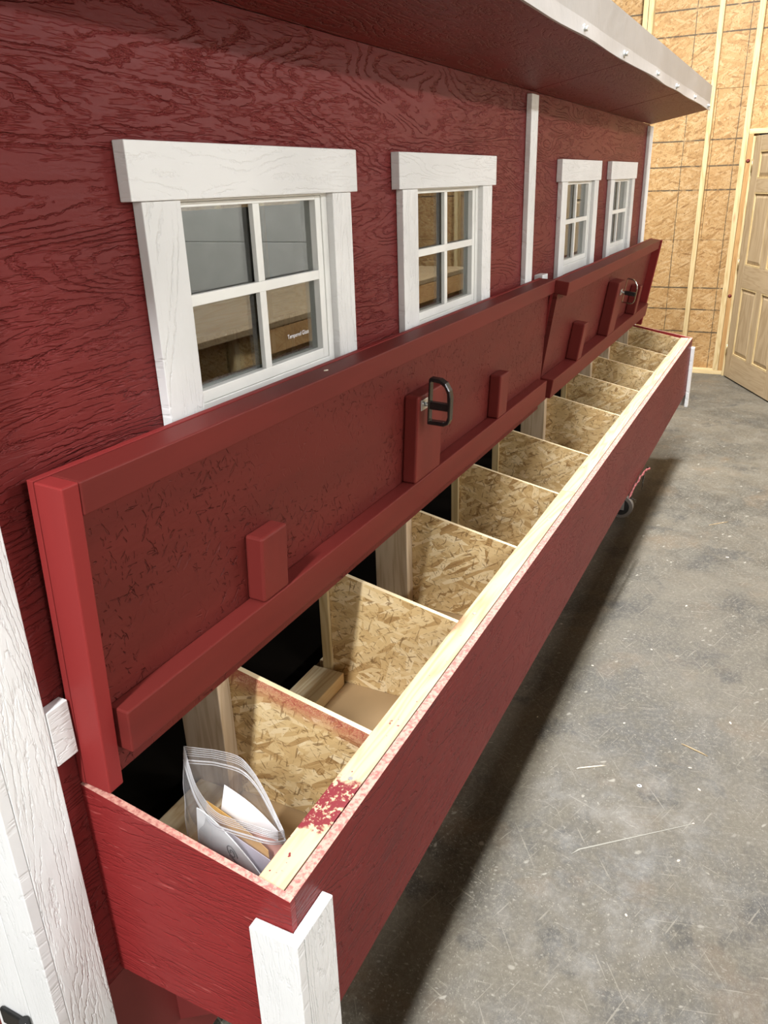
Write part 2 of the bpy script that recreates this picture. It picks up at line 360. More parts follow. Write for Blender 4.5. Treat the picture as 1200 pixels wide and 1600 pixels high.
def obj(name, bm, mats, parent=None, local=False, origin=None):
    """one mesh object; verts given in world space unless local"""
    me = bpy.data.meshes.new(name)
    o = bpy.data.objects.new(name, me); COL.objects.link(o)
    if not local:
        base = wloc(parent) if parent else Vector((0, 0, 0))
        if parent is None and origin is not None: o.location = origin; base = Vector(origin)
        if base.length > 0: bmesh.ops.translate(bm, verts=bm.verts, vec=-base)
    bm.to_mesh(me); bm.free()
    for m_ in (mats if isinstance(mats, (list, tuple)) else [mats]): me.materials.append(m_)
    if parent: o.parent = parent
    return o
def box(name, b, mat, parent=None, bev=0.002):
    bm = bmesh.new(); bm_box(bm, *b, bev=bev); return obj(name, bm, mat, parent)
def thing(name, loc, label, cat, group=None):
    o = bpy.data.objects.new(name, None); COL.objects.link(o); o.location = loc; o.empty_display_size = 0.1
    tag(o, label, cat, group); return o
def tag(o, label=None, cat=None, group=None, kind=None):
    if label: o['label'] = label
    if cat: o['category'] = cat
    if group: o['group'] = group
    if kind: o['kind'] = kind
    return o
def struct(o, label=None, cat=None): return tag(o, label, cat, None, 'structure')

# ------------------------------------------------------------------ the shop
XB = 7.39; X0 = -6.0; WL = -6.0; WR = 8.5; ZC = 3.6
struct(box('floor', (X0-.1, XB+.6, WL-.1, WR+.1, -1.0, -0.8), M['concrete'], bev=0), 'worn grey concrete shop floor with scuffs and specks', 'floor')
fl = bpy.data.objects['floor']
bm = bmesh.new(); sc = [bm.verts.new(V(x, w, z)) for z in (-.7999, -.7994) for x, w in ((1.035, .588), (1.066, .604), (1.30, .884), (1.2985, .885), (1.064, .609))]
bm.faces.new(sc[5:]); bm.faces.new(sc[:5][::-1])
for k in range(5): bm.faces.new([sc[k], sc[(k+1) % 5], sc[5+(k+1) % 5], sc[5+k]])
bmesh.ops.recalc_face_normals(bm, faces=bm.faces); obj('scratch', bm, M['scratch'], fl)
struct(box('ceiling', (X0-.1, XB+.2, WL-.1, WR+.1, ZC, ZC+.1), M['ceiling'], bev=0), 'white ceiling of the shop', 'ceiling')
struct(box('wall_left', (X0-.1, XB+.2, WL-.1, WL, -0.8, ZC), M['liner'], bev=0), 'white metal lined wall behind the coop', 'wall')
struct(box('wall_right', (X0-.1, XB+.2, WR, WR+.1, -0.8, ZC), M['liner'], bev=0), 'white metal lined wall across the shop', 'wall')
struct(box('wall_front', (X0-.1, X0, WL-.1, WR+.1, -0.8, ZC), M['liner'], bev=0), 'white metal lined wall behind the viewer', 'wall')
wb = bpy.data.objects.new('wall_back', None); COL.objects.link(wb); wb.location = V(XB, 0, -0.8)
struct(wb, 'bare strand board wall with open studs at the far end of the shop', 'wall')
DW0, DW1, DZ = 0.47, 1.44, 1.25                      # doorway in the far wall
rows = [-0.80, 0.395, 1.614, 2.833, ZC]
for ri in range(4):
    z0, z1 = rows[ri]+0.0015, rows[ri+1]-0.0015
    offs = WL if ri % 2 == 0 else WL - 1.22
    w = offs
    while w < 2.9:
        a, b_ = max(w, WL)+0.0015, min(w+2.44, 2.9)-0.0015
        w += 2.44
        if b_ - a < .05: continue
        cuts = [(a, b_, z0, z1)]
        if z0 < DZ and a < DW1 and b_ > DW0:         # sheet cut around the doorway
            cuts = []
            if a < DW0: cuts.append((a, DW0, z0, z1))
            if b_ > DW1: cuts.append((DW1, b_, z0, z1))
            if z1 > DZ: cuts.append((max(a, DW0), min(b_, DW1), max(DZ, z0), z1))
        bm = bmesh.new()
        for (q0, q1, q2, q3) in cuts: bm_box(bm, XB, XB+.0115, q0, q1, q2, q3)
        obj('osb_sheet', bm, M['osb_wall'], wb)
def stud(w0, w1, z0=-0.762, z1=ZC, mat='pine_z', name='stud', xf=7.302):
    return box(name, (xf, XB-.001, w0, w1, z0, z1), M[mat], wb, .002)
for w in [WL+.1+.61*i for i in range(9)]: stud(w, w+.038)
stud(-.564, -.523); stud(-.519, -.478); stud(.044, .084)
stud(.345, .391); stud(.393, .431, z1=DZ, mat='jack', name='jack_stud')
box('door_jamb', (7.262, XB, .433, .452, -0.8, DZ-.02), M['pine_z'], wb, .002)
box('door_jamb', (7.262, XB, DW1-.002, DW1+.017, -0.8, DZ-.02), M['pine_z'], wb, .002)
box('door_header', (7.302, XB, .393, 1.53, DZ, DZ+.039), M['pine_y'], wb, .002)
stud(1.49, 1.53); stud(.96, .998, z0=DZ+.04)
stud(2.21, 2.248); stud(2.862, 2.90)
box('liner_panel', (XB, XB+.02, 2.9015, WR, 2.7, ZC), M['liner'], wb, 0)
box('liner_panel', (XB, XB+.02, 7.2, WR, -.8, 2.6985), M['liner'], wb, 0)
box('sole_plate', (7.298, XB, WL, .431, -0.8, -.762), M['pine_y'], wb, .002)
box('sole_plate', (7.298, XB, 1.46, 2.9, -0.8, -.762), M['pine_y'], wb, .002)
for z in (1.04, -.08):                               # knots pushed through the jack stud
    bm = bmesh.new(); bm_cyl(bm, V(7.300, .412, z), V(7.292, .412, z), .016, 10, .006); obj('knot', bm, M['beam'], wb)

d2 = bpy.data.objects.new('door_2', None); COL.objects.link(d2); d2.location = V(XB, 5.05, -.8)
struct(d2, 'white sectional overhead door mirrored in the coop windows', 'door')
for k in range(6): box('door_section', (XB-.02, XB+.025, 2.91, 7.19, -.8+.583*k+.002, -.8+.583*(k+1)-.002), M['liner'], d2, .006)
# six-panel door, hung on the left jamb and standing open into the shop
ang = math.atan2(-(0.869-0.467), 6.397-7.24)         # Blender angle of the leaf
dr = bpy.data.objects.new('door_1', None); COL.objects.link(dr); dr.location = V(7.24, .472, -.8); dr.rotation_euler.z = ang
struct(dr, 'pale six panel wooden door standing ajar in the far wall', 'door')
DWid, DH, DT = 0.965, 2.03, 0.035
def dbox(name, s0, s1, z0, z1, t0, t1, mat, bev=.002):
    bm = bmesh.new()
    vs = [Vector((s, tt, z)) for s in (s0, s1) for tt in (t0, t1) for z in (z0, z1)]
    bm_hex(bm, vs, bev); return obj(name, bm, mat, dr, True)
cols = [(.118, .432), (.535, .849)]; prow = [(.225, .82), (1.005, 1.595), (1.70, 1.915)]
zb_ = .012
dbox('stile', 0, cols[0][0], zb_, DH, -DT/2, DT/2, M['door']); dbox('stile', cols[1][1], DWid, zb_, DH, -DT/2, DT/2, M['door'])
edges = [zb_] + [q for pr in prow for q in pr] + [DH]
for i in range(0, len(edges), 2): dbox('rail', cols[0][0]+.0005, cols[1][1]-.0005, edges[i], edges[i+1], -DT/2, DT/2, M['door_x'])
for pr in prow: dbox('mullion', cols[0][1], cols[1][0], pr[0]+.0005, pr[1]-.0005, -DT/2, DT/2, M['door'])
for (s0, s1) in cols:
    for (z0, z1) in prow:                            # raised panels with sloped fields
        bm = bmesh.new()
        for sg in (-1, 1):
            ring = []
            for ins, th in ((0, .004), (.012, .004), (.045, .013)):
                ring.append([bm.verts.new((s, sg*th, z)) for s, z in ((s0+ins, z0+ins), (s1-ins, z0+ins), (s1-ins, z1-ins), (s0+ins, z1-ins))])
            for A, B in zip(ring, ring[1:]):
                for k in range(4): bm.faces.new([A[k], A[(k+1) % 4], B[(k+1) % 4], B[k]])
            bm.faces.new(ring[-1])
            if sg == -1: first = ring[0]
            else:
                for k in range(4): bm.faces.new([first[k], first[(k+1) % 4], ring[0][(k+1) % 4], ring[0][k]])
        bmesh.ops.recalc_face_normals(bm, faces=bm.faces)
        obj('raised_panel', bm, M['door'], dr, True)
        bm = bmesh.new()                             # moulding stuck round the panel
        for sg in (-1, 1):
            for (a0, a1, b0, b1) in ((s0, s1, z0, z0+.012), (s0, s1, z1-.012, z1), (s0, s0+.012, z0+.012, z1-.012), (s1-.012, s1, z0+.012, z1-.012)):
                bm_hex(bm, [Vector((s, tt, z)) for s in (a0, a1) for tt in (sg*.004, sg*.0165) for z in (b0, b1)])
        obj('moulding', bm, M['pine_z'], dr, True)
for z in (.25, 1.0, 1.80):
    bm = bmesh.new(); bm_cyl(bm, (-.006, -.02, z-.05), (-.006, -.02, z+.05), .007, 10)
    bm_hex(bm, [Vector((s, tt, zz)) for s in (-.008, .0) for tt in (-.02, .012) for zz in (z-.05, z+.05)])
    obj('hinge', bm, M['brass'], dr, True)

# ------------------------------------------------------------------ the coop
XE = 4.78; WBK = -2.0
def soff(w): return 1.235 + 0.19*w
coop = thing('chicken_coop', V(2.3, -1.0, -.8), 'red wooden chicken coop on casters with white trimmed windows', 'coop')
WIN = [(0.2795, 0.9824, 0.304, 0.393, 0.878, 0.958), (1.199, 1.912, 1.2245, 1.316, 1.8034, 1.887),
       (2.709, 3.430, 2.738, 2.826, 3.320, 3.404), (3.655, 4.353, 3.682, 3.770, 4.250, 4.330)]
HZB, HZT, WZ0 = 0.9372, 1.0213, 0.560
def wall_strips(bm, xa, xb, w0, w1, holes):
    """wall slab from rectangles round the window and nest openings"""
    xs = sorted({xa, xb, *[min(max(h[i], xa), xb) for h in holes for i in (0, 1)]})
    zs = sorted({-.36, 1.30, *[h[i] for h in holes for i in (2, 3)]})
    for i in range(len(xs)-1):
        run = None
        for j in range(len(zs)-1):
            cx, cz = (xs[i]+xs[i+1])/2, (zs[j]+zs[j+1])/2
            hole = any(h[0] < cx < h[1] and h[2] < cz < h[3] for h in holes)
            if not hole:
                run = (run[0], zs[j+1]) if run else (zs[j], zs[j+1])
            if (hole or j == len(zs)-2) and run:
                bm_box(bm, xs[i], xs[i+1], w0, w1, run[0], min(run[1], soff(w1)-.001)); run = None
holes = [(q[3]-.004, q[4]+.004, WZ0, HZB+.004) for q in WIN] + [(0.014, 4.646, -.262, .066)]
for xa, xb in ((-.13, 2.316), (2.320, XE)):
    bm = bmesh.new(); wall_strips(bm, xa, xb, -.0115, 0, holes); obj('siding_sheet', bm, M['siding_red'], coop)
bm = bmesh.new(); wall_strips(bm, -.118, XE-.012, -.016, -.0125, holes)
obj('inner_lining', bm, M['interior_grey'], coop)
# ends, back, floor, roof
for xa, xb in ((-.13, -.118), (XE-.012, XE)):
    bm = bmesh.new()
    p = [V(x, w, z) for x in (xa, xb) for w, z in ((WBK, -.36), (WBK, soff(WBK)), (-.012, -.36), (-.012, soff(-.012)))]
    bm_hex(bm, p); obj('end_wall', bm, M['siding_end_lit'], coop)
bm = bmesh.new()                                      # plain back wall
def wbk(x0, x1, z0, z1): bm_box(bm, x0, x1, WBK-.012, WBK, z0, z1)
wbk(-.13, XE, -.36, .85)
obj('back_wall', bm, M['interior_grey'], coop)
box('inner_board', (2.12, XE-.02, WBK+.001, WBK+.012, -.26, .20), M['osb_x'], coop, 0)
box('inner_ledger', (2.12, XE-.02, WBK+.001, WBK+.04, .202, .36), M['pine_x'], coop, .002)
for x in (2.5, 3.05, 3.65, 4.25): box('inner_stud', (x, x+.04, WBK+.013, WBK+.06, -.26, .20), M['stud_grey'], coop, .002)
for x in (2.2, 3.4, 4.3): box('inner_stud', (x, x+.04, WBK+.041, WBK+.08, .0, .85), M['stud_grey'], coop, .002)
for x in (-.10, 1.06, 2.16, 3.50, 4.62): box('inner_stud', (x, x+.04, -.105, -.017, .08, 1.19), M['stud_grey'], coop, .002)
box('coop_floor', (-.118, XE-.012, WBK, -.1, -.30, -.262), M['interior_floor_shade'], coop, 0)
bm = bmesh.new()
bm_hex(bm, [V(x, w, soff(w)+d) for x in (-.35, 4.80) for w in (WBK-.2, .318) for d in (.085, .125)])
obj('roof_deck', bm, M['fascia'], coop)
bm = bmesh.new()
bm_hex(bm, [V(x, w, soff(w)+d) for x in (-.118, XE-.012) for w in (WBK, -.02) for d in (.02, .03)])
obj('inner_ceiling', bm, M['interior_grey'], coop)
for xa, xb in ((-.35, 2.33), (2.334, 3.552), (3.562, 4.79)):
    bm = bmesh.new(); bm_hex(bm, [V(x, w, soff(w)+d) for x in (xa, xb) for w in (.0, .317) for d in (0, .011)], .0006)
    obj('soffit_panel', bm, M['soffit'], coop)
bm = bmesh.new()                                      # folded metal edge, a little wavy along its lower lip
n = 60; rowsv = []
for i in range(n+1):
    x = -.35 + (4.800+.35)*i/n
    wv = .0022*math.sin(x*5.1) + .0016*math.sin(x*11.3+1); lip = .0018*math.sin(x*7.7)
    prof = [(.319, 1.412), (.319, 1.298), (.323, 1.291+lip), (.331+wv, 1.290+lip), (.326+wv*.5, 1.330), (.325, 1.419), (.05, 1.366)]
    rowsv.append([bm.verts.new(V(x, a, b_)) for a, b_ in prof])
for A, B in zip(rowsv, rowsv[1:]):
    for k in range(len(A)-1):
        f = bm.faces.new([A[k], A[k+1], B[k+1], B[k]])
bm.faces.new(rowsv[0][:6]); bm.faces.new(rowsv[-1][:6][::-1])
bmesh.ops.recalc_face_normals(bm, faces=bm.faces)
fas = obj('fascia', bm, M['fascia'], coop); tag(fas, 'pale metal fascia')
for x in (.55, 1.13, 1.683, 2.222, 2.851, 3.39, 4.013, 4.666):
    bm = bmesh.new(); bm_cyl(bm, V(x, .326, 1.306), V(x, .333, 1.306), .011, 12); bm_cyl(bm, V(x, .333, 1.306), V(x, .341, 1.306), .006, 6)
    obj('screw', bm, M['galv'], fas)
# boards on the corners and the batten over the sheet joint
tw = .0192
box('corner_board', (-.13, -.046, 0.0005, tw, -.70, 1.222), M['trim_v'], coop, .0015)
box('corner_board', (-.1495, -.1305, -.053, tw, -.70, 1.222), M['trim_vy'], coop, .0015)
box('corner_board', (-.1485, -.1305, -.150, -.056, -.70, 1.10), M['trim_vy'], coop, .0015)
box('corner_board', (4.692, XE-.003, 0.0005, tw, -.70, 1.222), M['trim_v'], coop, .0015)
box('corner_board', (XE+.0005, XE+.019, -.09, tw, -.70, 1.222), M['trim_vy'], coop, .0015)
box('batten', (2.277, 2.360, 0.0005, tw, .25, 1.222), M['trim_v'], coop, .0015)
box('frieze_board', (-.0445, -.004, 0.0005, tw, .145, .243), M['trim_h'], coop, .0015)
box('stop_block', (2.455, 2.53, 0.0005, .034, .50, .604), M['trim_h'], coop, .002)
bm = bmesh.new(); bm_box(bm, -.158, -.150, -.125, -.055, -.372, -.335, .003); bm_cyl(bm, V(-.158, -.06, -.38), V(-.158, -.06, -.325), .008, 10)
obj('strap_hinge', bm, M['black'], coop)
# frame under the coop
for xa, xb in ((-.129, -.119), (XE-.011, XE-.001)): box('skirt_board', (xa, xb, WBK+.052, -.055, -.762, -.3605), M['beam'], coop, 0)
box('skirt_board', (-.128, XE-.002, -.0035, -.0005+.0, -.362-.40, -.362), M['beam'], coop, 0)
bm = bmesh.new(); bm_box(bm, -.12, XE-.01, -.050, -.004, -.56, -.362, .003); obj('skid_beam', bm, M['beam'], coop)
bm = bmesh.new(); bm_box(bm, -.12, XE-.01, WBK, WBK+.05, -.56, -.362, .003); obj('skid_beam', bm, M['beam'], coop)
for x in (.11, 2.3, 4.45):
    bm = bmesh.new()
    bm_hex(bm, [V(xx, w, z) for xx in (x, x+.04) for w, z in ((-.003, -.64), (-.003, -.56), (.27, -.425), (.27, -.353))], .002)
    obj('knee_brace', bm, M['beam'], coop)
for x, w in ((.75, -.15), (3.52, .238), (.75, -1.85), (3.52, -1.85)):
    ca = box('caster', (x-.04, x+.04, w-.035, w+.035, -.645, -.638), M['galv'], coop, .001)
    bm = bmesh.new(); bm_cyl(bm, V(x-.018, w, -.735), V(x+.018, w, -.735), .065, 28); obj('wheel_tread', bm, M['wheel'], ca)
    bm = bmesh.new(); bm_cyl(bm, V(x-.0195, w, -.735), V(x+.0195, w, -.735), .047, 24); obj('wheel_hub', bm, M['rubber'], ca)
    bm = bmesh.new(); bm_box(bm, x-.026, x-.022, w-.02, w+.02, -.75, -.646, .001); bm_box(bm, x+.022, x+.026, w-.02, w+.02, -.75, -.646, .001)
    bm_cyl(bm, V(x-.03, w, -.735), V(x+.03, w, -.735), .006, 10); obj('fork', bm, M['galv'], ca)
for x, we in ((.75, -.055), (3.52, .285)): box('cross_beam', (x-.045, x+.045, WBK+.06, we, -.637, -.5615), M['beam'], coop, .003)

# windows
for i, (h0, h1, c0, c1, c2, c3) in enumerate(WIN):
    g0, g1 = c1-.026, c2                           # frame between the casings
    bm = bmesh.new()
    fz0, fz1 = WZ0, HZB
    for b in ((g0, g0+.022, fz0, fz1), (g1-.022, g1, fz0, fz1), (g0+.022, g1-.022, fz1-.004, fz1), (g0+.022, g1-.022, fz0, fz0+.038)):
        bm_box(bm, b[0], b[1], -.05, .004, b[2], b[3], .0015)
    fr = obj('window', bm, M['vinyl'], coop)
    tag(fr, 'white vinyl four pane window')
    s0, s1, sz0, sz1 = g0+.0225, g1-.0225, fz0+.0385, fz1-.0045
    bm = bmesh.new(); sw = .021
    for b in ((s0, s0+sw, sz0, sz1), (s1-sw, s1, sz0, sz1), (s0+sw, s1-sw, sz0, sz0+sw), (s0+sw, s1-sw, sz1-.008, sz1)):
        bm_box(bm, b[0], b[1], -.034, .0015, b[2], b[3], .0012)
    obj('sash', bm, M['vinyl'], fr)
    a0, a1, az0, az1 = s0+sw, s1-sw, sz0+sw, sz1-.008
    mx = (a0+a1)/2+.002; mz = .776
    bm = bmesh.new(); bm_box(bm, mx-.0105, mx+.0105, -.010, .0005, az0, mz-.0095, .001); bm_box(bm, mx-.0105, mx+.0105, -.010, .0005, mz+.0095, az1, .001); obj('muntin', bm, M['vinyl'], fr)
    bm = bmesh.new(); bm_box(bm, a0, a1, -.010, .0012, mz-.0095, mz+.0095, .001); obj('muntin', bm, M['vinyl'], fr)
    for (p0, p1, q0, q1) in ((a0, mx, az0, mz), (mx, a1, az0, mz), (a0, mx, mz, az1), (mx, a1, mz, az1)):
        box('pane', (p0+.0005, p1-.0005, -.0165, -.0125, q0+.0005, q1-.0005), M['glass'], fr, 0)
    box('header', (h0, h1, .0005, tw+.004, HZB, HZT), M['trim_h'], fr, .0015)
    box('casing', (c0, c1, .0005, tw, .30, HZB-.0005), M['trim_v'], fr, .0015)
    box('casing', (c2, c3, .0005, tw, .30, HZB-.0005), M['trim_v'], fr, .0015)
    if i == 0:                                     # maker's mark etched on the lower right pane
        cu = bpy.data.curves.new('glass_mark', 'FONT'); cu.body = 'Tempered Glass'; cu.size = .0125; cu.align_x = 'CENTER'
        tmp = bpy.data.objects.new('tmp', cu); COL.objects.link(tmp)
        dg = bpy.context.evaluated_depsgraph_get(); me = bpy.data.meshes.new_from_object(tmp.evaluated_get(dg)); bpy.data.objects.remove(tmp)
        me.transform(Matrix.Translation(V(.758, -.0122, .658) - wloc(fr)) @ Matrix.Rotation(math.pi/2, 4, 'X'))
        me.materials.clear(); me.materials.append(M['paper'])
        gm = bpy.data.objects.new('glass_mark', me); COL.objects.link(gm); gm.parent = fr; tag(gm, 'tiny white lettering on the glass')

# ------------------------------------------------------------------ the nest box
L, D, ZB = 4.664, .3956, -.35
nest = thing('nest_box', V(L/2, .2, ZB), 'long red nest box with open lids and strand board compartments on coop wall', 'nest box')
bm = bmesh.new(); fs = bm_box(bm, .0125, L-.0125, .3775, D, ZB, 0, 0)
for f in fs:
    if f.normal.z > .9: f.material_index = 1
obj('front_panel', bm, [M['siding_red'], M['pink_edge']], nest)
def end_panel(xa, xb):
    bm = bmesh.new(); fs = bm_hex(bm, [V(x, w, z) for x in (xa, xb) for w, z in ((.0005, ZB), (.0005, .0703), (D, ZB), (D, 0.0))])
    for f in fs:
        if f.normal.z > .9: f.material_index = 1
    return obj('end_panel', bm, [M['siding_end_lit'], M['pink_edge']], nest)
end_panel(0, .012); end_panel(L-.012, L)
for xa, xb in ((.0125, 1.752), (1.755, 3.30), (3.3025, L-.0125)):
    r = box('rim_rail', (xa, xb, .326, .3745, -.038, -.0005), M['rail'], nest, .0015)
    x = xa + .25
    while x < xb:
        bm = bmesh.new(); ww = .352+random.uniform(-.006, .01)
        bm_cyl(bm, V(x, ww, -.0006), V(x, ww, .0006), .0045, 10); obj('screw', bm, M['galv'], r); x += .62
DIV = [.383, .828, 1.273, 1.721, 2.146, 2.722, 3.176, 3.614, 4.066]
FZ = -.255
for i, x in enumerate(DIV):
    bm = bmesh.new(); fs = bm_hex(bm, [V(xx, w, z) for xx in (x, x+.0115) for w, z in ((-.02, FZ+.001), (-.02, .072), (.3255, FZ+.001), (.3255, -.002))])
    for f in fs:
        if f.normal.z > .9: f.material_index = 1
    obj('divider', bm, [M['osb_div_red' if i == 0 else 'osb_div'], M['osb_edge']], nest)
    if i in (0, 2, 5, 7, 8): box('post', (x-.0395, x-.0008, -.100, .006, FZ+.001, .060), M['stud_grey'], nest, .002)
    else: box('cleat', (x-.012, x-.0008, -.045, -.0195, FZ+.001, .060), M['pine_z'], nest, .001)
ed = [.012] + DIV + [L-.012]
box('post', (L-.052, L-.0125, -.100, .006, FZ+.001, .060), M['stud_grey'], nest, .002)
bm = bmesh.new(); fs = bm_hex(bm, [V(xx, w, z) for xx in (L-.0235, L-.0125) for w, z in ((.0065, FZ+.001), (.0065, .060), (.3255, FZ+.001), (.3255, -.006))])
obj('end_lining', bm, M['osb_div'], nest)
box('nest_floor', (.0125, L-.0125, -.10, .382, FZ-.012, FZ), M['hardboard'], nest, 0)
for i in range(10):
    xa = ed[i] + .013; xb = ed[i+1] - (.041 if i in (0, 2, 5, 7, 8) else .0130) - (.0395 if i == 9 else 0)
    box('back_sill', (xa, xb, -.072, .017, FZ+.0005, FZ+.038), M['pine_x'], nest, .002)
# white L-shaped corner boards of the box
box('corner_trim', (-.0195, -.0005, .330, D+.0195, -.47, -.060), M['trim_vy'], nest, .0015)
box('corner_trim', (0.0, .083, D+.0005, D+.0195, -.47, -.060), M['trim_v'], nest, .0015)
box('corner_trim', (L+.0005, L+.0195, .330, D+.0195, -.44, -.060), M['trim_vy'], nest, .0015)
box('corner_trim', (L-.030, L, D+.0005, D+.0195, -.44, -.060), M['trim_v'], nest, .0015)

# lids: local frame x along the wall, z up the lid, -y out of its underside
def make_lid(xa, xb, lean, blocks, bar_x, ends, handle_x, chrome, label, ob=.045, er=.0645):
    piv = V(0, .0015, .0765) - wloc(nest)
    def lb(bm, x0, x1, n0, n1, u0, u1, bev=.002):
        return bm_hex(bm, [Vector((x, -nn, u)) for x in (x0, x1) for nn in (n0, n1) for u in (u0, u1)], bev)
    bm = bmesh.new(); lb(bm, xa+(.0305 if ends[0] else 0), xb-(.0305 if ends[1] else 0), .012, ob, .004, .470, .0008)
    lid = obj('lid', bm, M['lid_board'], nest, True); lid.location = piv; lid.rotation_euler.x = lean
    tag(lid, label)
    def part(name, mat, *a, bev=.0025):
        bm = bmesh.new(); lb(bm, *a, bev=bev); return obj(name, bm, mat, lid, True)
    part('skin', M['lid_end_lit'], xa, xb, 0, .0115, .0, .522, bev=.001)
    part('top_rail', M['lid_rail'], xa+(.0303 if ends[0] else 0), xb-(.0303 if ends[1] else 0), .012, .066, .4705, .521)
    if ends[0]: part('end_rail', M['lid_end_lit'], xa, xa+.030, .012, er, .0, .5208)
    if ends[1]: part('end_rail', M['lid_end_lit'], xb-.030, xb, .012, er, .0, .5208)
    part('bottom_bar', M['lid_rail'], bar_x[0], bar_x[1], ob+.0005, .0855, .062, .140, bev=.0028)
    for (x0, x1, top) in blocks: part('block', M['block'], x0, x1, ob+.0008, .085, .1405, top, bev=.005)
    # spring latch with a D-shaped pull standing out from the tall block
    x, n0, n1, u0, u1 = handle_x, .100, .162, .302, .425
    pr = [(n0, u0), (n1-.016, u0), (n1-.005, u0+.006), (n1, u0+.018), (n1, u1-.046), (n1-.004, u1-.028), (n1-.016, u1-.010), (n1-.032, u1-.001), (n0+.004, u1), (n0, u1-.005)]
    th, dx = (.0095, .011) if not chrome else (.0055, .0055)
    cn = ((n0+n1)/2, (u0+u1)/2)
    def inner(p):
        d = (p[0]-cn[0], p[1]-cn[1]); k = math.hypot(*d); return (p[0]-d[0]/k*th*1.15, p[1]-d[1]/k*th*1.15)
    bm = bmesh.new(); rings = []
    for q in pr:
        qi = inner(q)
        rings.append([bm.verts.new((x+sx*dx, -p[0], p[1])) for sx, p in ((-1, q), (1, q), (1, qi), (-1, qi))])
    for k in range(len(rings)):
        A, B = rings[k], rings[(k+1) % len(rings)]
        for j in range(4): bm.faces.new([A[j], A[(j+1) % 4], B[(j+1) % 4], B[j]])
    bmesh.ops.recalc_face_normals(bm, faces=bm.faces)
    es = [e for e in bm.edges if len(e.link_faces) == 2 and e.calc_face_angle(0) > 1.2]
    bmesh.ops.bevel(bm, geom=es, offset=.0018, segments=1, affect='EDGES')
    pull = obj('pull', bm, M['black'] if not chrome else M['chrome'], lid, True); tag(pull, 'D shaped latch pull')
    part('crossbar', M['black'], x-.008, x+.008, n0+.004, n1-.005, u0+.040, u0+.060, bev=.002)
    bm = bmesh.new(); lb(bm, x-.022, x+.018, .0852, .0885, u0+.036, u0+.064, .001)
    bm_cyl(bm, (x, -.0885, u0+.05), (x, -(n0+.003), u0+.05), .006, 10); bm_cyl(bm, (x-.015, -.0885, u0+.055), (x-.015, -.0915, u0+.055), .004, 8)
    obj('latch_plate', bm, M['galv'], lid, True)
    return lid
make_lid(0.0, 2.425, .0518, [(.41, .496, .277), (1.110, 1.280, .377), (1.78, 1.87, .286)], (.038, 2.375), (True, False), 1.147, False, 'near lid with red painted frame and black pull')
make_lid(2.436, 4.685, .152, [(2.81, 2.885, .302), (3.435, 3.60, .405), (4.165, 4.235, .304)], (2.425, 4.66), (False, True), 3.535, True, 'far lid with red painted frame and chrome pull', .030, .074)

# torn, paint-caked sliver hanging from the lower edge of the front panel
bm = bmesh.new(); rnd = random.Random(3); pts = []
for k in range(15):
    s = k/14; pts.append(V(2.70+.46*s, D+.006+.012*s, ZB-.012+.028*math.sin(s*2.6)-.03*s*s+rnd.uniform(-.007, .007)))
for k in range(14):
    a, b = pts[k], pts[k+1]; r = .0025+.0045*math.sin(k*1.9)**2
    bm_cyl(bm, a, b, r, 6, .0025+.0045*math.sin((k+1)*1.9)**2)
sl = obj('torn_sliver', bm, M['pinkpaint'], nest); tag(sl, 'pink paint caked wood sliver')
for a, b, r in (((3.05, D+.012, ZB-.01), (3.00, D+.014, ZB-.08), .004), ((2.72, D+.008, ZB-.02), (2.76, D+.03, ZB-.045), .004), ((3.15, D+.012, ZB-.02), (3.19, D+.02, ZB-.03), .006)):
    bm = bmesh.new(); bm_cyl(bm, V(*a), V(*b), r, 6, .001); obj('torn_fibre', bm, M['black'], sl)

# ------------------------------------------------------------------ bag of papers in the nearest compartment
def lerp(a, b, s): return a + (b-a)*s
def curve(pts, s):
    """Catmull-Rom through control points, s in 0..1"""
    n_ = len(pts)-1; f = min(max(s, 0), 1)*n_; i = min(int(f), n_-1); u = f-i
    P = [Vector(pts[max(0, min(n_, i+k))]) for k in (-1, 0, 1, 2)]
    return 0.5*((2*P[1]) + (-P[0]+P[2])*u + (2*P[0]-5*P[1]+4*P[2]-P[3])*u*u + (-P[0]+3*P[1]-3*P[2]+P[3])*u**3)
back_top = [(.180, .057, .031), (.186, .095, .034), (.186, .127, .041), (.184, .176, .046), (.180, .207, .028), (.172, .236, -.002), (.160, .262, -.028), (.145, .286, -.040)]
front_top = [(.180, .057, .031), (.145, .104, -.004), (.122, .146, -.012), (.112, .176, -.016), (.108, .205, -.013), (.108, .246, -.009), (.116, .285, -.016), (.145, .286, -.040)]
left_mid, right_mid = Vector((.165, .056, -.12)), Vector((.136, .300, -.13))
def sheet_pt(top, s, t_, bulge):
    T = curve(top, s); Bt = Vector((.135, lerp(.068, .285, s), -.2535))
    mid = lerp(T, Bt, 1-t_)
    side = math.sin(math.pi*s)
    k = math.sin(math.pi*(1-t_))
    mid.x += bulge*side*k
    mid.y += (left_mid.y-.0625)*(1-s)*k + .008*s*k
    mid.x += .0022*math.sin(s*17+t_*5)*k + .0016*math.sin(t_*23+s*6)*k
    return mid
bag = thing('zip_bag', V(.135, .17, -.2535), 'clear plastic zip bag of papers standing open in the nearest compartment', 'bag')
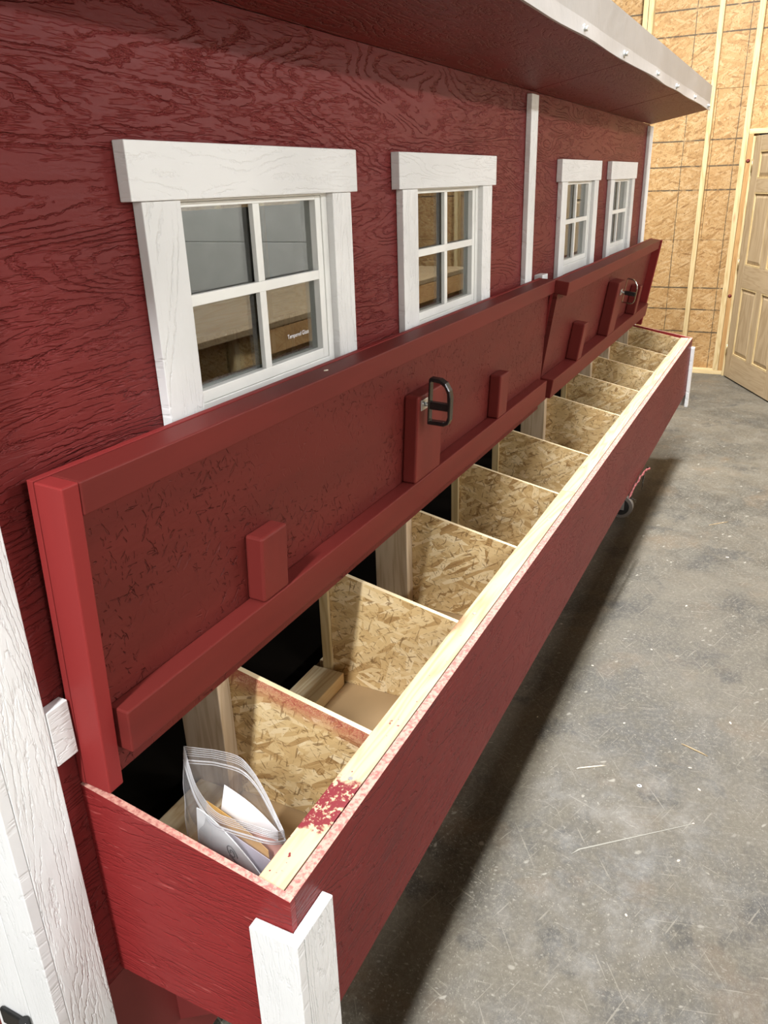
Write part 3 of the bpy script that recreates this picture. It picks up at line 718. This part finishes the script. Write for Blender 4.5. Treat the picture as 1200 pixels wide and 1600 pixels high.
for nm, top, bl in (('back_film', back_top, .020), ('front_film', front_top, -.022)):
    bm = bmesh.new(); ns, nt = 40, 26; g = []
    for j in range(nt+1): g.append([bm.verts.new(V(*sheet_pt(top, i/ns, j/nt, bl))) for i in range(ns+1)])
    for j in range(nt):
        for i in range(ns):
            f = bm.faces.new([g[j][i], g[j][i+1], g[j+1][i+1], g[j+1][i]]); f.smooth = True
    fo = obj(nm, bm, M['film'], bag)
    for q, (off, rr) in enumerate(((.905, .0016), (.885, .0010), (.94, .0006), (.955, .0006), (.97, .0006), (.985, .0006), (1.0, .0008))):
        bm = bmesh.new(); bm_tube(bm, [V(*sheet_pt(top, i/ns, off, bl)) for i in range(ns+1)], rr, 6)
        obj('zip_ridge', bm, M['zip'], fo)
bm = bmesh.new()
for s in (0, 1):
    bm_tube(bm, [V(*sheet_pt(back_top, s, j/20, 0)) for j in range(21)], .0008, 6)
obj('side_seam', bm, M['zip'], bag)

def paper(name, outline_fn, thick, mat, label, cat, nu=14, nv=12):
    """thin curved sheet: outline_fn(u, v) gives a place point, thickness along -x"""
    bm = bmesh.new(); A = []; B = []
    for j in range(nv+1):
        A.append([bm.verts.new(V(*outline_fn(i/nu, j/nv))) for i in range(nu+1)])
        B.append([bm.verts.new(V(*outline_fn(i/nu, j/nv)) + Vector((thick, 0, 0))) for i in range(nu+1)])
    for j in range(nv):
        for i in range(nu):
            bm.faces.new([A[j][i], A[j+1][i], A[j+1][i+1], A[j][i+1]]); bm.faces.new([B[j][i], B[j][i+1], B[j+1][i+1], B[j+1][i]])
    for i in range(nu):
        bm.faces.new([A[0][i], A[0][i+1], B[0][i+1], B[0][i]]); bm.faces.new([A[nv][i], B[nv][i], B[nv][i+1], A[nv][i+1]])
    for j in range(nv):
        bm.faces.new([A[j][0], B[j][0], B[j+1][0], A[j+1][0]]); bm.faces.new([A[j][nu], A[j+1][nu], B[j+1][nu], B[j][nu]])
    bmesh.ops.recalc_face_normals(bm, faces=bm.faces)
    for f in bm.faces: f.smooth = False
    o = obj(name, bm, mat, None, origin=V(*outline_fn(.5, 0)))
    return tag(o, label, cat)
def bil(tl, tr, bl, br, bow=0.0):
    tl, tr, bl, br = map(Vector, (tl, tr, bl, br))
    def f(u, v):
        p = lerp(lerp(bl, br, u), lerp(tl, tr, u), v); p.x += bow*math.sin(math.pi*u)*(.3+.7*v); return p
    return f
paper('paper_sheet', bil((.168, .150, -.012), (.160, .262, -.064), (.140, .110, -.245), (.138, .268, -.245), .006), .0006, M['paper'], 'folded white paper sheet at the back of the zip bag', 'paper')
paper('pink_leaflet', bil((.156, .185, -.088), (.150, .276, -.078), (.138, .150, -.246), (.136, .275, -.246), .004), .0006, M['pinkp'], 'pink leaflet behind the ochre card in the zip bag', 'leaflet')
paper('ochre_card', bil((.142, .128, -.034), (.134, .258, -.086), (.132, .110, -.247), (.130, .262, -.247), .004), .0009, M['ochre'], 'ochre card with a white border inside the zip bag', 'card')
paper('lilac_leaflet', bil((.132, .128, -.058), (.124, .268, -.094), (.128, .105, -.248), (.124, .266, -.248), .0), .0008, M['lilac'], 'lilac printed leaflet between booklet and ochre card in zip bag', 'leaflet')
def bk(u, v):
    top = -.036 + .036*u - .123*u*u; w = lerp(lerp(.100, .122, v), lerp(.252, .255, v), u)
    return Vector((lerp(.122, .112, u) - .008*math.sin(math.pi*u)*(.3+.7*v), w, lerp(-.250, top, v)))
book = paper('booklet', bk, .002, M['paper_grey'], 'grey booklet with scroll ornament at the front of the zip bag', 'booklet')
bm = bmesh.new()
def on_book(u, v): p = V(*bk(u, v)); p.x -= .0007; return p
bm_tube(bm, [on_book(.60+.085*(1-a/30)*math.cos(a*.42), .83+.075*(1-a/30)*math.sin(a*.42)) for a in range(0, 26)], .0010, 5)
bm_tube(bm, [on_book(.56+.36*s+.03*math.sin(s*7), .77-.34*s+.04*math.sin(s*9)) for s in [k/16 for k in range(17)]], .0011, 5)
bm_tube(bm, [on_book(.50+.16*s, .66-.08*math.sin(s*3)) for s in [k/12 for k in range(13)]], .0010, 5)
bm_tube(bm, [on_book(.72+.12*math.sin(s*2.6), .64-.18*s) for s in [k/12 for k in range(13)]], .0009, 5)
sc_ = obj('scroll_print', bm, M['ink'], book); tag(sc_, 'dark scroll ornament')

# ------------------------------------------------------------------ unseen workbench guessed from pane reflections, added to shade the floor
wk = thing('workbench', V(2.6, 2.1, -.8), 'long wooden workbench added out of view, shading the floor and mirrored in coop windows', 'workbench')
box('bench_top', (-.6, 6.2, 1.65, 2.60, .215, .25), M['bench'], wk, .003)
box('apron', (3.02, 6.2, 1.652, 1.690, .075, .2145), M['jack_x'], wk, .003)
box('front_sheet', (2.832, 3.015, 1.700, 1.712, -.50, .2145), M['osb_x'], wk, .001)
box('front_sheet', (-.58, 2.740, 1.735, 1.747, -.78, .2145), M['osb_x'], wk, .001)  # added to close the bench front and deepen the floor shadow
box('front_sheet', (3.03, 6.18, 1.735, 1.747, -.78, .2145), M['osb_x'], wk, .001)  # closes the rest of the front, also to darken the floor shadow
box('back_panel', (-.58, 6.18, 2.50, 2.512, -.76, .2145), M['osb_x'], wk, 0)
box('lower_shelf', (-.58, 6.18, 1.75, 2.4995, -.55, -.53), M['osb_x'], wk, .001)
for x in (-.58, 1.08, 2.742, 4.40, 6.09):
    box('leg', (x, x+.089, 1.691, 1.729, -.8, .2145), M['pine_z'], wk, .002)
    box('leg', (x, x+.089, 2.513, 2.551, -.8, .2145), M['pine_z'], wk, .002)

# ------------------------------------------------------------------ litter on the floor and on the lid
def chip(x, w, a, ln, wd, th, mat, name, label, cat, group=None, z=-.8):
    bm = bmesh.new(); c_, s_ = math.cos(a), math.sin(a)
    outl = [(-.5, -.3), (-.2, -.5), (.3, -.42), (.5, -.05), (.36, .4), (-.1, .5), (-.46, .25)]
    lo = [bm.verts.new(V(x+(px*ln*c_-py*wd*s_), w+(px*ln*s_+py*wd*c_), z+.0002)) for px, py in outl]
    hi = [bm.verts.new(V(x+.85*(px*ln*c_-py*wd*s_), w+.85*(px*ln*s_+py*wd*c_), z+th)) for px, py in outl]
    for k in range(7): bm.faces.new([lo[k], lo[(k+1) % 7], hi[(k+1) % 7], hi[k]])
    bm.faces.new(hi); bm.faces.new(lo[::-1]); bmesh.ops.recalc_face_normals(bm, faces=bm.faces)
    o = obj(name, bm, M[mat], None, origin=V(x, w, z)); return tag(o, label, cat, group)
G = 'pale wood chips on the concrete'
LB = 'small pale wood chip lying on the concrete floor'
for (x, w, a, ln, wd) in ((1.669, .783, .3, .006, .005), (1.451, .882, 2.2, .013, .006), (1.685, .612, .8, .009, .006), (1.507, .746, .2, .006, .005),
        (1.542, .845, 1.4, .012, .004), (1.834, .941, 2.6, .014, .007), (1.138, .863, .5, .010, .007), (1.298, .883, 1.0, .008, .004),
        (1.993, .433, 1.6, .010, .005), (1.597, .330, .4, .007, .003), (.899, .767, 2.4, .009, .006), (2.62, .70, .3, .014, .007), (3.2, .82, 1.3, .016, .008), (2.2, .62, 2.0, .010, .006)):
    chip(x, w, a, ln, wd, .0022, 'chip', 'wood_chip', LB, 'wood chip', G)
for (x, w, a, ln, lab) in ((1.638, .847, 1.9, .095, 'thin tan wood sliver lying among chips on the concrete'), (3.622, .742, .8, .13, 'thin tan wood sliver on the concrete towards the door'), (1.417, .560, 1.0, .10, 'pale curved wood shaving beside the shadow of the nest box')):
    chip(x, w, a, ln, .004, .003, 'stick' if 'tan' in lab else 'chip', 'wood_sliver', lab, 'wood sliver')
chip(.73, .068, .5, .011, .004, .002, 'chip', 'paint_flake', 'tiny white flake lying on the top edge of the near red lid', 'flake', None, .5950)
bm = bmesh.new()
ro = [(.0065, .0002), (.0065, .0014), (.003, .0014), (.003, .0002)]; seg = 16; rr = []
for k in range(seg):
    a = 2*math.pi*k/seg; rr.append([bm.verts.new(V(1.393+r_*math.cos(a), .714+r_*math.sin(a), -.8+zz)) for r_, zz in ro])
for k in range(seg):
    for j in range(4): bm.faces.new([rr[k][j], rr[k][(j+1) % 4], rr[(k+1) % seg][(j+1) % 4], rr[(k+1) % seg][j]])
bmesh.ops.recalc_face_normals(bm, faces=bm.faces)
tag(obj('washer', bm, M['galv'], None, origin=V(1.393, .714, -.8)), 'small shiny washer lying flat on the concrete', 'washer')
